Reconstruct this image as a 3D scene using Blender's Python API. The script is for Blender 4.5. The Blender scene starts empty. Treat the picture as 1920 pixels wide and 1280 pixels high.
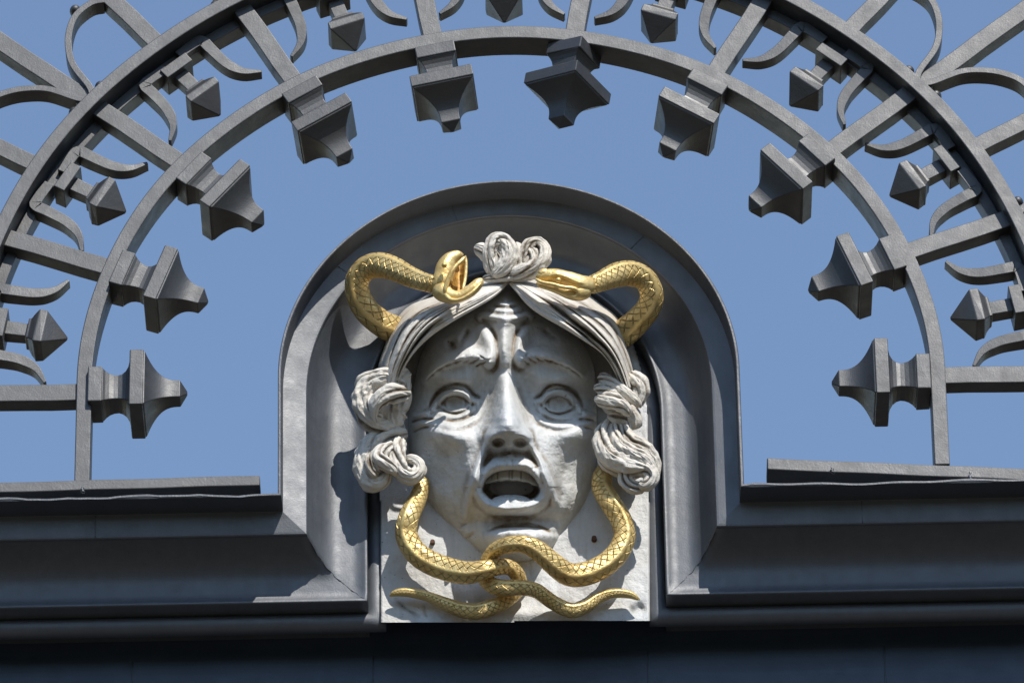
import bpy, bmesh, math, random
import numpy as np
from mathutils import Vector, Matrix

# ------------------------------------------------------------------ camera, sky, sun
S = 1 / 800.0                      # one unit of the drawing grid = 1.25 mm
TH, RO, DIST = math.radians(33), math.radians(1.1), 18.0
fw = np.array([0, math.cos(TH), math.sin(TH)])
_x = np.array([1., 0, 0]); _u = np.array([0, -math.sin(TH), math.cos(TH)])
CX = _x * math.cos(RO) - _u * math.sin(RO)
CY = _x * math.sin(RO) + _u * math.cos(RO)
CAM = -DIST * fw
FL = DIST / S

scene = bpy.context.scene
COL = scene.collection
cd = bpy.data.cameras.new('camera'); co = bpy.data.objects.new('camera', cd); COL.objects.link(co)
cd.sensor_width = 36; cd.lens = 36 * FL / 1920; cd.clip_start = 0.1; cd.clip_end = 2000
m = Matrix((Vector(CX), Vector(CY), Vector(-fw))).transposed().to_4x4()
m.translation = Vector(CAM); co.matrix_world = m
scene.camera = co

SUN_AZ, SUN_EL = math.radians(24), math.radians(45.5)
world = bpy.data.worlds.new('World'); scene.world = world; world.use_nodes = True
wn = world.node_tree.nodes; wl = world.node_tree.links
sky = wn.new('ShaderNodeTexSky'); sky.sky_type = 'NISHITA'; sky.sun_disc = False
sky.sun_elevation = SUN_EL; sky.sun_rotation = math.pi - SUN_AZ
sky.altitude = 200; sky.air_density = 1.0; sky.dust_density = 0.15; sky.ozone_density = 0.75
wn['Background'].inputs['Strength'].default_value = 0.138
wl.new(sky.outputs[0], wn['Background'].inputs['Color'])
sd = bpy.data.lights.new('sun', 'SUN'); sd.energy = 3.8; sd.angle = math.radians(0.5); sd.color = (1, .955, .89)
so = bpy.data.objects.new('sun', sd); COL.objects.link(so)
sdir = Vector((math.sin(SUN_AZ) * math.cos(SUN_EL), -math.cos(SUN_AZ) * math.cos(SUN_EL), math.sin(SUN_EL)))
so.rotation_euler = sdir.to_track_quat('Z', 'Y').to_euler(); so.location = sdir * 30
scene.view_settings.view_transform = 'Standard'; scene.view_settings.look = 'None'
scene.view_settings.exposure = 0.42; scene.view_settings.gamma = 1

# ------------------------------------------------------------------ helpers
def at(px, py, d):
    """sight line through a point of the picture, met with the plane d units in front of the facade -> (u, v) on the facade"""
    px = np.asarray(px, float); py = np.asarray(py, float)
    a = (px - 960) / FL; b = (640 - py) / FL
    dr = fw[:, None] + CX[:, None] * a.ravel() + CY[:, None] * b.ravel()
    t = (-np.asarray(d, float).ravel() * S - CAM[1]) / dr[1]
    P = CAM[:, None] + t * dr
    return (P[0] / S).reshape(px.shape), (P[2] / S).reshape(px.shape)

def W(u, v, d): return (u * S, -d * S, v * S)

def pt(px, py, d):
    u, v = at(px, py, d); return np.array([float(u) * S, -d * S, float(v) * S])

def mesh_obj(name, verts, faces, mat, parent=None, smooth=True, uv=None, bevel=0, loc=(0, 0, 0), grime=None):
    me = bpy.data.meshes.new(name); me.from_pydata([tuple(v) for v in verts], [], [tuple(f) for f in faces])
    me.materials.append(mat)
    if smooth: me.polygons.foreach_set('use_smooth', [True] * len(me.polygons))
    if uv is not None:
        l = me.uv_layers.new(name='UVMap')
        vi = np.zeros(len(me.loops), int); me.loops.foreach_get('vertex_index', vi)
        l.data.foreach_set('uv', np.asarray(uv, float)[vi].ravel())
    if grime is not None:
        at_ = me.attributes.new('grime', 'FLOAT', 'POINT'); at_.data.foreach_set('value', np.asarray(grime, float).ravel())
    me.update()
    o = bpy.data.objects.new(name, me); COL.objects.link(o); o.location = loc
    if parent: o.parent = parent
    if bevel:
        b = o.modifiers.new('bevel', 'BEVEL'); b.width = bevel * S; b.segments = 2; b.limit_method = 'ANGLE'; b.angle_limit = math.radians(30)
    return o

def fixn(o):
    bm = bmesh.new(); bm.from_mesh(o.data); bmesh.ops.recalc_face_normals(bm, faces=bm.faces[:]); bm.to_mesh(o.data); bm.free(); return o

def empty(name, loc, label, cat):
    e = bpy.data.objects.new(name, None); COL.objects.link(e); e.location = loc
    e['label'] = label; e['category'] = cat; e.empty_display_size = .1
    return e

def spline(P, n):
    """Catmull-Rom through rows of P, n samples"""
    P = np.asarray(P, float); Q = np.vstack([2 * P[0] - P[1], P, 2 * P[-1] - P[-2]])
    L = np.r_[0, np.cumsum(np.linalg.norm(np.diff(P[:, :2], axis=0), axis=1))]
    s = np.linspace(0, L[-1], n); k = np.clip(np.searchsorted(L, s, side='right') - 1, 0, len(P) - 2)
    t = ((s - L[k]) / (L[k + 1] - L[k]))[:, None]
    a, b, c, e = Q[k], Q[k + 1], Q[k + 2], Q[k + 3]
    return .5 * (2 * b + (c - a) * t + (2 * a - 5 * b + 4 * c - e) * t ** 2 + (3 * b - a - 3 * c + e) * t ** 3)

rng = np.random.RandomState(7)
def vnoise(x, y, seed=0):
    """smooth value noise"""
    r = np.random.RandomState(seed).rand(64, 64)
    xi = np.floor(x).astype(int); yi = np.floor(y).astype(int); fx = x - xi; fy = y - yi
    fx = fx * fx * (3 - 2 * fx); fy = fy * fy * (3 - 2 * fy)
    g = lambda a, b: r[a % 64, b % 64]
    return (g(xi, yi) * (1 - fx) + g(xi + 1, yi) * fx) * (1 - fy) + (g(xi, yi + 1) * (1 - fx) + g(xi + 1, yi + 1) * fx) * fy - .5

def fbm(x, y, seed=0): return vnoise(x, y, seed) + .5 * vnoise(2.1 * x, 2.1 * y, seed + 1) + .25 * vnoise(4.3 * x, 4.3 * y, seed + 2)

# ------------------------------------------------------------------ materials
def new_mat(name):
    mt = bpy.data.materials.new(name); mt.use_nodes = True
    return mt, mt.node_tree.nodes, mt.node_tree.links, mt.node_tree.nodes['Principled BSDF']

def noise(n, l, scale, detail=6, rough=.6, vec=None):
    t = n.new('ShaderNodeTexNoise'); t.inputs['Scale'].default_value = scale
    t.inputs['Detail'].default_value = detail; t.inputs['Roughness'].default_value = rough
    if vec: l.new(vec, t.inputs['Vector'])
    return t.outputs['Fac']

def ramp(n, l, fac, stops):
    r = n.new('ShaderNodeValToRGB'); l.new(fac, r.inputs[0]); e = r.color_ramp.elements
    while len(e) < len(stops): e.new(.5)
    for k, (p, c) in enumerate(stops): e[k].position = p; e[k].color = (*c, 1) if len(c) == 3 else c
    return r.outputs[0]

def mix(n, l, fac, a, b, mode='MIX'):
    x = n.new('ShaderNodeMix'); x.data_type = 'RGBA'; x.blend_type = mode
    for sock, val in ((x.inputs[0], fac), (x.inputs[6], a), (x.inputs[7], b)):
        if hasattr(val, 'links'): l.new(val, sock)
        elif isinstance(val, tuple): sock.default_value = (*val, 1)
        else: sock.default_value = val
    return x.outputs[2]

def bump(n, l, h, dist, strength=1, normal=None):
    b = n.new('ShaderNodeBump'); b.inputs['Distance'].default_value = dist; b.inputs['Strength'].default_value = strength
    l.new(h, b.inputs['Height'])
    if normal: l.new(normal, b.inputs['Normal'])
    return b.outputs[0]

def texvec(n): return n.new('ShaderNodeTexCoord').outputs['Object']
def geopos(n): return n.new('ShaderNodeNewGeometry').outputs['Position']

def paint(name, c1, c2, rough, bs=1.0, streak=False, ior=1.5):
    mt, n, l, p = new_mat(name)
    v = geopos(n)
    f = noise(n, l, 9, 8, .65, v)
    c = ramp(n, l, f, [(.3, c1), (.7, c2)])
    sp = noise(n, l, 130, 3, .6, v)
    dark = ramp(n, l, sp, [(.72, (0, 0, 0)), (.80, (.7, .7, .7))])
    c = mix(n, l, dark, c, tuple(x * .55 for x in c1))
    sp2 = noise(n, l, 55, 4, .7, v)
    li = ramp(n, l, sp2, [(.66, (0, 0, 0)), (.76, (.55, .55, .55))])
    c = mix(n, l, li, c, tuple(min(1, x * 1.5) for x in c2))
    if streak:
        mp = n.new('ShaderNodeMapping'); mp.inputs['Scale'].default_value = (1.2, 1, 30) if streak == 'h' else (40, 30, 1.5)
        l.new(v, mp.inputs['Vector'])
        st = noise(n, l, 1.5, 5, .6, mp.outputs[0])
        c = mix(n, l, .22, c, ramp(n, l, st, [(.35, tuple(x * .7 for x in c1)), (.65, tuple(x * 1.3 for x in c2))]))
    l.new(c, p.inputs['Base Color']); p.inputs['IOR'].default_value = ior
    l.new(ramp(n, l, noise(n, l, 25, 4, .6, v), [(.3, (rough - .05,) * 3), (.7, (rough + .08,) * 3)]), p.inputs['Roughness'])
    b1 = bump(n, l, noise(n, l, 60, 5, .6, v), .0011 * bs)
    b2 = bump(n, l, noise(n, l, 240, 3, .6, v), .0005 * bs, 1, b1)
    l.new(bump(n, l, noise(n, l, 9, 2, .5, v), .0045 * bs, 1, b2), p.inputs['Normal'])
    return mt

M_IRON = paint('iron_paint', (.014, .014, .015), (.026, .026, .027), .52, .45, False, 1.85)
M_CLAD = paint('cladding_paint', (.036, .043, .054), (.052, .060, .074), .55, .5, 'v', 1.95)
M_FRIEZE = paint('frieze_sky_tint', (.022, .036, .062), (.034, .052, .085), .5, .6, 'h', 1.6)  # blue of the reflected sky is put into the frieze's base colour
M_LEDGE = paint('ledge_paint', (.024, .030, .041), (.036, .043, .057), .5, .6, 'h', 1.8)

def stone(name, base, dirt, amt, white=None):
    mt, n, l, p = new_mat(name); v = geopos(n)
    g = n.new('ShaderNodeNewGeometry')
    c = ramp(n, l, noise(n, l, 11, 8, .65, v), [(.3, tuple(x * .86 for x in base)), (.68, base)])
    pat = ramp(n, l, noise(n, l, 5, 5, .6, v), [(.42, (0, 0, 0)), (.66, (.45, .45, .45))])
    c = mix(n, l, pat, c, (base[0] * .74, base[1] * .66, base[2] * .54))
    gs = ramp(n, l, noise(n, l, 8, 6, .7, v), [(.5, (0, 0, 0)), (.66, (.55, .55, .55))])
    c = mix(n, l, gs, c, (base[0] * .55, base[1] * .56, base[2] * .56))
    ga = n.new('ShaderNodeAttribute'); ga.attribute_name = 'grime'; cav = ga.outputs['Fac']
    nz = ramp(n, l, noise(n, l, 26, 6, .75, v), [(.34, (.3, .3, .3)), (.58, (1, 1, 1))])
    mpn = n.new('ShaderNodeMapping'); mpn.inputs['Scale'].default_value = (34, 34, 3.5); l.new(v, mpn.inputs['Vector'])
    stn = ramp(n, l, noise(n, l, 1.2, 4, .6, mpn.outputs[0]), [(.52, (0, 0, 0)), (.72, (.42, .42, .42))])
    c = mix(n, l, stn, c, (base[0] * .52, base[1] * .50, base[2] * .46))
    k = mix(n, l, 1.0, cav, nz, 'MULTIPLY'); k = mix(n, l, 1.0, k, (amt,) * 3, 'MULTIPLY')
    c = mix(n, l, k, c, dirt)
    sp = ramp(n, l, noise(n, l, 120, 2, .6, v), [(.70, (0, 0, 0)), (.76, (.7, .7, .7))])
    c = mix(n, l, sp, c, tuple(x * .6 for x in dirt))
    l.new(c, p.inputs['Base Color']); p.inputs['Roughness'].default_value = .5; p.inputs['Specular IOR Level'].default_value = .4
    b1 = bump(n, l, noise(n, l, 45, 6, .65, v), .003)
    l.new(bump(n, l, noise(n, l, 170, 4, .6, v), .0012, 1, b1), p.inputs['Normal'])
    return mt

M_FACE = stone('stone_face', (.66, .67, .665), (.17, .115, .06), 1.0)
M_HAIR = stone('stone_hair', (.70, .66, .59), (.12, .085, .048), 1.0)
M_PLATE = stone('stone_plate', (.61, .62, .62), (.14, .13, .11), .5)
M_TEETH = stone('stone_teeth', (.60, .58, .52), (.08, .06, .04), .8)

def gold(name, scales=True):
    mt, n, l, p = new_mat(name); v = geopos(n)
    c = ramp(n, l, noise(n, l, 16, 6, .65, v), [(.3, (.60, .395, .13)), (.62, (.86, .65, .28))])
    pale = ramp(n, l, noise(n, l, 40, 5, .7, v), [(.62, (0, 0, 0)), (.78, (.55, .55, .55))])
    c = mix(n, l, pale, c, (.74, .66, .48))
    nb = None
    if scales:
        uvn = n.new('ShaderNodeUVMap'); sep = n.new('ShaderNodeSeparateXYZ'); l.new(uvn.outputs[0], sep.inputs[0])
        wob = n.new('ShaderNodeMath'); wob.operation = 'MULTIPLY_ADD'; wob.inputs[1].default_value = 1.3
        l.new(noise(n, l, 9, 2, .5, v), wob.inputs[0]); l.new(sep.outputs[1], wob.inputs[2])
        outs = []
        for sgn in ('ADD', 'SUBTRACT'):
            a = n.new('ShaderNodeMath'); a.operation = sgn; l.new(wob.outputs[0], a.inputs[0]); l.new(sep.outputs[0], a.inputs[1])
            q = n.new('ShaderNodeMath'); q.operation = 'PINGPONG'; q.inputs[1].default_value = .5; l.new(a.outputs[0], q.inputs[0]); outs.append(q.outputs[0])
        mn = n.new('ShaderNodeMath'); mn.operation = 'MINIMUM'; l.new(outs[0], mn.inputs[0]); l.new(outs[1], mn.inputs[1])
        line = ramp(n, l, mn.outputs[0], [(.0, (1, 1, 1)), (.045, (.8, .8, .8)), (.10, (0, 0, 0))])
        # scales are engraved on the back of the body only, the belly stays plain
        uvm = n.new('ShaderNodeUVMap'); uvm.uv_map = 'belly'; sp = n.new('ShaderNodeSeparateXYZ'); l.new(uvm.outputs[0], sp.inputs[0])
        msk = ramp(n, l, sp.outputs[0], [(.12, (0, 0, 0)), (.2, (1, 1, 1)), (.975, (1, 1, 1)), (.99, (0, 0, 0))])
        brk = ramp(n, l, noise(n, l, 22, 3, .5, v), [(.35, (.6, .6, .6)), (.55, (1, 1, 1))])
        k = mix(n, l, 1.0, line, msk, 'MULTIPLY')
        k = mix(n, l, 1.0, k, brk, 'MULTIPLY')
        kk = mix(n, l, 1.0, k, (.30, .30, .30), 'MULTIPLY')
        c = mix(n, l, kk, c, (.24, .15, .05))
        inv = n.new('ShaderNodeInvert'); l.new(k, inv.inputs['Color'])
        nb = bump(n, l, inv.outputs[0], .009)
    l.new(c, p.inputs['Base Color']); p.inputs['Metallic'].default_value = .5
    l.new(ramp(n, l, noise(n, l, 30, 4, .6, v), [(.3, (.32, .32, .32)), (.7, (.5, .5, .5))]), p.inputs['Roughness'])
    l.new(bump(n, l, noise(n, l, 50, 5, .6, v), .003, 1, nb), p.inputs['Normal'])
    return mt
M_GOLD = gold('gilding'); M_GOLDP = gold('gilding_plain', False)
M_AMBER, n_, l_, p_ = new_mat('mouth_gilding')
l_.new(ramp(n_, l_, noise(n_, l_, 60, 5, .7, geopos(n_)), [(.35, (.16, .07, .015)), (.6, (.55, .30, .05))]), p_.inputs['Base Color']); p_.inputs['Roughness'].default_value = .5; p_.inputs['Metallic'].default_value = .3
M_RUST, n_, l_, p_ = new_mat('rusty_iron')
l_.new(ramp(n_, l_, noise(n_, l_, 150, 4, .6, geopos(n_)), [(.35, (.05, .02, .012)), (.65, (.13, .055, .03))]), p_.inputs['Base Color']); p_.inputs['Roughness'].default_value = .8
M_GROUND, n_, l_, p_ = new_mat('paving')
l_.new(ramp(n_, l_, noise(n_, l_, .6, 8, .6, geopos(n_)), [(.3, (.060, .050, .036)), (.7, (.10, .084, .06))]), p_.inputs['Base Color']); p_.inputs['Roughness'].default_value = .9

# ------------------------------------------------------------------ ground far below
g = mesh_obj('ground', [(-300, -300, 0), (300, -300, 0), (300, 300, 0), (-300, 300, 0)], [(0, 1, 2, 3)], M_GROUND, smooth=False, loc=(0, 0, CAM[2] - 1.6))
g['kind'] = 'structure'

# added unseen wooded ridge behind the camera, blocks low sky to darken the shade
V = []; F = []; na = 60; rr_ = [42, 55, 70, 90, 115, 150, 200]; hh_ = [0, 6, 12, 18, 24, 26, 20]
for i, r_ in enumerate(rr_):
    for k in range(na + 1):
        a = math.radians(-190 + 200 * k / na); n_ = 4 * math.sin(k * 1.3 + i) + 2.5 * math.sin(k * 2.9 + 2 * i) if i else 0
        V.append((r_ * math.cos(a), r_ * math.sin(a), hh_[i] + n_ + (-.2 if i == 0 else 0)))
for i in range(len(rr_) - 1):
    for k in range(na): q = i * (na + 1) + k; F.append((q, q + 1, q + na + 2, q + na + 1))
M_BLOCKER, n_, l_, p_ = new_mat('sky_blocker_green')
l_.new(ramp(n_, l_, noise(n_, l_, .5, 8, .7, geopos(n_)), [(.3, (.015, .022, .010)), (.7, (.045, .06, .025))]), p_.inputs['Base Color']); p_.inputs['Roughness'].default_value = 1
blocker = mesh_obj('sky_blocker_ridge', V, F, M_BLOCKER, smooth=True, loc=(0, 0, CAM[2] - 1.6)); blocker['kind'] = 'structure'

# ================================================================== wrought iron grille
CU, CV = -4.5, -196.0
GC = W(CU, CV, 0)
grille = empty('iron_grille', GC, 'dark grey wrought iron fan grille of rings, bars and spikes arching against the blue sky', 'grille')

def polar_box(r0, r1, a0, a1, d0, d1, seg=1.5, jit=0):
    """band between two radii and two angles (degrees) round the grille centre, closed"""
    n = max(1, int(abs(a1 - a0) / seg)); A = np.radians(np.linspace(a0, a1, n + 1)); V = []; F = []
    for k, a in enumerate(A):
        j = jit * math.sin(7 * a + 1) + jit * .6 * math.sin(17 * a)
        for r, d in ((r0, d0), (r1, d0), (r1, d1), (r0, d1)): V.append(((r + j) * math.cos(a) * S, -d * S, (r + j) * math.sin(a) * S))
    for k in range(n):
        for q in range(4): F.append((4 * k + q, 4 * k + (q + 1) % 4, 4 * k + 4 + (q + 1) % 4, 4 * k + 4 + q))
    F += [(3, 2, 1, 0), (4 * n, 4 * n + 1, 4 * n + 2, 4 * n + 3)]
    return V, F

def band_legs(R0, R1, d0, d1, legL, legR, jit=0):
    """semicircular band that runs on down into two straight legs"""
    path = [(-1, 0, -legL)] + [(0, a, 0) for a in np.linspace(180, 0, 121)] + [(1, 0, -legR)]
    V = []; F = []
    for kind, a, z in path:
        for r, d in ((R0, d0), (R1, d0), (R1, d1), (R0, d1)):
            if kind == 0:
                j = jit * math.sin(math.radians(5 * a) + 1) + jit * .5 * math.sin(math.radians(13 * a)); r += j
                ar = math.radians(a); V.append((r * math.cos(ar) * S, -d * S, r * math.sin(ar) * S))
            else: V.append((kind * r * S, -d * S, z * S))
    n = len(path) - 1
    for k in range(n):
        for q in range(4): F.append((4 * k + q, 4 * k + (q + 1) % 4, 4 * k + 4 + (q + 1) % 4, 4 * k + 4 + q))
    F += [(3, 2, 1, 0), (4 * n, 4 * n + 1, 4 * n + 2, 4 * n + 3)]
    return V, F

def gpart(name, V, F, bevel=1.6, mat=M_IRON, smooth=False):
    return fixn(mesh_obj(name, V, F, mat, grille, smooth, bevel=bevel))

legL = -(at(155, 905, 165)[1] - CV); legR = -(at(1765, 866, 165)[1] - CV)
gpart('inner_ring', *band_legs(773, 801, 108, 167, float(legL) + 6, float(legR) + 6, 1.3), bevel=2)
gpart('outer_ring', *band_legs(995, 1022, 120, 182, 300, 300, 1.5), bevel=2)
V, F = band_legs(972, 993, 98, 138, 300, 300, 1.0); gpart('backing_ring', V, F)

def dup(o, rot=0, rx=0):
    c = o.copy(); COL.objects.link(c); c.parent = o.parent; c.rotation_euler = (0, -math.radians(rot), 0)
    for ch in list(o.children):
        q = ch.copy(); COL.objects.link(q); q.parent = c
    return c

# radial bars; every mesh is modelled pointing along +X from the centre and turned into place
def bar_mesh(r0, r1, hw, d0, d1):
    V = []; F = []; n = 14
    for k in range(n + 1):
        r = r0 + (r1 - r0) * k / n; j = .7 * math.sin(k * 1.7)
        V += [(r * S, -d0 * S, (-hw + j) * S), (r * S, -d0 * S, (hw + j) * S), (r * S, -d1 * S, (hw + j) * S), (r * S, -d1 * S, (-hw + j) * S)]
    for k in range(n):
        for q in range(4): F.append((4 * k + q, 4 * k + (q + 1) % 4, 4 * k + 4 + (q + 1) % 4, 4 * k + 4 + q))
    F += [(3, 2, 1, 0), (4 * n, 4 * n + 1, 4 * n + 2, 4 * n + 3)]
    return V, F
b0 = gpart('radial_bar', *bar_mesh(799, 1460, 18, 124, 160))
for a in range(20, 181, 20): dup(b0, a + (.0, .3, -.3)[a // 20 % 3])
b1 = gpart('radial_bar', *bar_mesh(1018, 1460, 17, 126, 160)); b1.rotation_euler = (0, -math.radians(10), 0)
for a in range(30, 180, 20): dup(b1, a)

def square_lathe(prof, dax, roll=0, wob=0):
    """square sections (radius position, half width) along +X at depth dax"""
    V = []; F = []; n = len(prof)
    for k, (r, h) in enumerate(prof):
        for q in range(4):
            a = math.radians(45 + 90 * q + roll); hh = h * math.sqrt(2)
            j = 1 + wob * math.sin(k * 3.1 + q * 2.3)
            V.append((r * S, -(dax + hh * math.cos(a) * j) * S, hh * math.sin(a) * j * S))
    for k in range(n - 1):
        for q in range(4): F.append((4 * k + q, 4 * k + (q + 1) % 4, 4 * k + 4 + (q + 1) % 4, 4 * k + 4 + q))
    F += [(3, 2, 1, 0), (4 * n - 4, 4 * n - 3, 4 * n - 2, 4 * n - 1)]
    return V, F
DAX = 139
def concave(r0, h0, r1, h1, p, n=9):
    out = []
    for k in range(n + 1):
        t = k / n; out.append((r0 + (r1 - r0) * t, h1 + (h0 - h1) * (1 - t) ** p))
    return out
collar_prof = [(774, 38), (748, 38)]
neck = [(747.9, 36), (742, 31.5), (735, 28), (727, 26), (719, 25.5), (712, 27), (705, 31), (700, 37), (697, 45)]
spike_prof = neck + [(696.8, 58), (696, 59.5), (672, 59.5), (671.5, 57)] + concave(669, 57, 606, 18, 2.8, 18) + [(593, 3)]
def spike(roll, name='spike'):
    s_ = gpart(name, *square_lathe(spike_prof, DAX, roll, 0), bevel=1.8)
    c_ = fixn(mesh_obj('collar', *square_lathe(collar_prof, DAX, roll * .9, .01), M_IRON, s_, False, bevel=2)); return s_
sp = [spike(0), spike(4), spike(-5), spike(33)]
sp[0].rotation_euler = (0, 0, 0)
for a, k in ((180, 0), (20, 0), (160, 0), (40, 0), (140, 0), (120, 1), (60, 2), (100, 1), (80, 3)):
    if a == 80: sp[3].rotation_euler = (0, -math.radians(80), 0)
    elif a == 60: sp[2].rotation_euler = (0, -math.radians(60), 0)
    elif a == 120: sp[1].rotation_euler = (0, -math.radians(120), 0)
    else:
        q_ = dup(sp[k], a + .5 * math.sin(a)); q_.scale = (1 + .006 * math.sin(a * 1.3), 1 + .02 * math.sin(a * 2.1), 1); q_.location = (0, .004 * math.sin(a * .7), 0)

small_prof = [(948, 14.5), (908, 14), (907, 21), (902, 22), (896, 28), (890, 34), (888, 35), (874, 35), (832, 2.5)]
sm = gpart('small_spike', *square_lathe(small_prof, 128, 0, .03), bevel=1.5)
smc = fixn(mesh_obj('collar', *square_lathe([(970, 31), (947, 31)], 128, 0, .01), M_IRON, sm, False, bevel=1.5))
sm.rotation_euler = (0, -math.radians(10), 0)
for a in range(30, 180, 20):
    q_ = dup(sm, a + .6 * math.sin(a * 3)); q_.scale = (1 + .005 * math.sin(a * 1.7), 1 + .03 * math.sin(a), 1)

def strip(path, wid, d0, d1):
    """flat-sided bar: path of (r, tangential) in the plane, half widths, depth limits (per point)"""
    P = np.asarray(path, float); T = np.gradient(P, axis=0); T /= np.linalg.norm(T, axis=1)[:, None]; N = np.c_[-T[:, 1], T[:, 0]]
    V = []; F = []; n = len(P) - 1
    for k in range(n + 1):
        a = P[k] + N[k] * wid[k]; b = P[k] - N[k] * wid[k]
        V += [(a[0] * S, -d0[k] * S, a[1] * S), (b[0] * S, -d0[k] * S, b[1] * S), (b[0] * S, -d1[k] * S, b[1] * S), (a[0] * S, -d1[k] * S, a[1] * S)]
    for k in range(n):
        for q in range(4): F.append((4 * k + q, 4 * k + (q + 1) % 4, 4 * k + 4 + (q + 1) % 4, 4 * k + 4 + q))
    F += [(3, 2, 1, 0), (4 * n, 4 * n + 1, 4 * n + 2, 4 * n + 3)]
    return V, F
def horn(sgn):
    c = spline([(978, 20), (979, 66), (972, 76), (950, 76), (905, 78), (872, 91), (849, 118)], 60)
    c[:, 1] *= sgn; t = np.linspace(0, 1, 60)
    w = np.interp(t, [0, .25, .35, .7, 1], [10, 11.5, 11.5, 10, 3]); k = np.ones(60)
    return gpart('curved_horn', *strip(c, w, k * 118, np.interp(t, [0, .4, 1], [150, 150, 142])), bevel=1.4)
for sg in (1, -1):
    h = horn(sg); h.rotation_euler = (0, -math.radians(10), 0)
    for a in range(30, 180, 20): dup(h, a + .35 * math.sin(a * 1.9 + sg)).scale = (1 + .006 * math.sin(a * 2.3 + sg), 1, 1)

def scroll(sgn):
    c = spline([(1022, 6), (1041, 18), (1097, 36), (1133, 64), (1156, 95), (1168, 128), (1164, 166), (1150, 186)], 44)
    c[:, 1] *= sgn; k = np.ones(44)
    o = gpart('scroll', *strip(c, k * 6.5, k * 128, k * 166), bevel=1.2)
    for (r, tt) in ((1031, 38), (1184, 142)):
        bm = bmesh.new(); bmesh.ops.create_uvsphere(bm, u_segments=20, v_segments=12, radius=11 * S, matrix=Matrix.Translation((r * S, -146 * S, tt * sgn * S)) @ Matrix.Diagonal((1, 1.4, 1, 1)))
        me = bpy.data.meshes.new('rivet'); bm.to_mesh(me); bm.free(); me.materials.append(M_IRON)
        me.polygons.foreach_set('use_smooth', [True] * len(me.polygons))
        r_ = bpy.data.objects.new('rivet', me); COL.objects.link(r_); r_.parent = o
    return o
for sg in (1, -1):
    s_ = scroll(sg)
    for a in (20, 40, 60, 80, 100, 120, 140, 160): dup(s_, a)

# rails the grille stands on
def rail(x0, y0, x1, y1, hh, d0, d1, jag):
    a = at(x0, y0, d1); b = at(x1, y1, d1); n = 26; V = []; F = []
    for k in range(n + 1):
        t = k / n; u = float(a[0] + (b[0] - a[0]) * t) - CU; v = float(a[1] + (b[1] - a[1]) * t) - CV + .5 * math.sin(k * .9 + jag)
        V += [(u * S, -d0 * S, (v - hh) * S), (u * S, -d0 * S, v * S), (u * S, -d1 * S, v * S), (u * S, -d1 * S, (v - hh) * S)]
    for k in range(n):
        for q in range(4): F.append((4 * k + q, 4 * k + (q + 1) % 4, 4 * k + 4 + (q + 1) % 4, 4 * k + 4 + q))
    F += [(3, 2, 1, 0), (4 * n, 4 * n + 1, 4 * n + 2, 4 * n + 3)]
    return gpart('base_rail', V, F, bevel=2)
rail(-300, 912, 487, 890, 22, 112, 168, 0)
rail(1438, 858, 2200, 889, 25, 100, 168, 2)

# ================================================================== arched cornice of the gate
uL, vL = at(521, 800, 205); uR, _ = at(1391, 800, 205); uM = float(uL + uR) / 2; RL = float(uR - uL) / 2
_, vA = at(948, 338, 205); _, vJ = at(521, 923, 205); vA = float(vA); vJ = float(vJ); vC = vA - RL
cornice = empty('gate_cornice', W(uM, vJ - 400, 0), 'grey painted gate cornice whose mouldings rise into a round arch behind the stone mask', 'cornice')
CO = np.array(W(uM, vJ - 400, 0))

def path_at(t, d, wob=0):
    """points of the moulding line t units in from the rim: ledge, leg, arch, leg, ledge"""
    sh = 8 * min(1, max(0, (t - 50) / 110)); r = RL - t; rv = RL - .72 * t
    P = []
    for k in range(60):
        x = -1500 + (1500 - r) * k / 59.0; P.append((x + sh, vJ - t + (wob * (math.sin(x * .02 + 2) * .9 + math.sin(x * .053) * .6 + math.sin(x * .13) * .25) if k < 59 else 0)))
    for k in range(1, 20): P.append((-r + sh, vJ - t + (vC - vJ + t) * k / 20.0))
    for a in np.linspace(180, 0, 90): P.append((r * math.cos(math.radians(a)) + sh, vC + rv * math.sin(math.radians(a))))
    for k in range(19, 0, -1): P.append((r + sh, vJ - t + (vC - vJ + t) * k / 20.0))
    for k in range(60):
        x = r + (1500 - r) * k / 59.0; P.append((x + sh, vJ - t + (wob * (math.sin(x * .017) * .8 + math.sin(x * .047) * .6) if k > 0 else 0)))
    return [(uM + x, v, d) for x, v in P]

def moulding(name, prof, mat, wob=0, smooth=True, bevel=0, closed=False):
    V = []; F = []; rows = [path_at(t, d, wob if i < 4 else 0) for i, (t, d) in enumerate(prof)]; n = len(rows[0])
    for r in rows: V += [np.array(W(*p)) - CO for p in r]
    R = len(rows)
    for i in range(R if closed else R - 1):
        for k in range(n - 1): a = i * n + k; b = ((i + 1) % R) * n + k; F.append((a, a + 1, b + 1, b))
    o = mesh_obj(name, V, F, mat, cornice, smooth, bevel=bevel)
    return o
LIPD = 205
def cove_d(t): q = min(1, max(0, (t - 50.5) / 96)); return 133.5 - 66 * (1 - (1 - min(1, q / .62)) ** 2.5) - 6 * q + 7 * max(0, (q - .78) / .22) ** 2
moulding('metal_lip', [(0, -80), (0, LIPD - 2), (1.5, LIPD), (5, LIPD), (6.5, LIPD - 2), (7.5, 152)], M_LEDGE, wob=2.2, smooth=False)
moulding('fascia', [(6, 151), (7.6, 150), (20, 147), (46, 142), (49.5, 141), (51, 139), (51.3, 134)], M_CLAD, smooth=False)
cv = [(50.5, 133.5)] + [(50.5 + 97 * (1 - math.cos(a)) ** 1.0, 133.5 - 73 * math.sin(a)) for a in np.linspace(.12, math.pi / 2, 18)]
cv = [(50.5 + 96 * q, cove_d(50.5 + 96 * q)) for q in np.linspace(0, 1, 32)]
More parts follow.
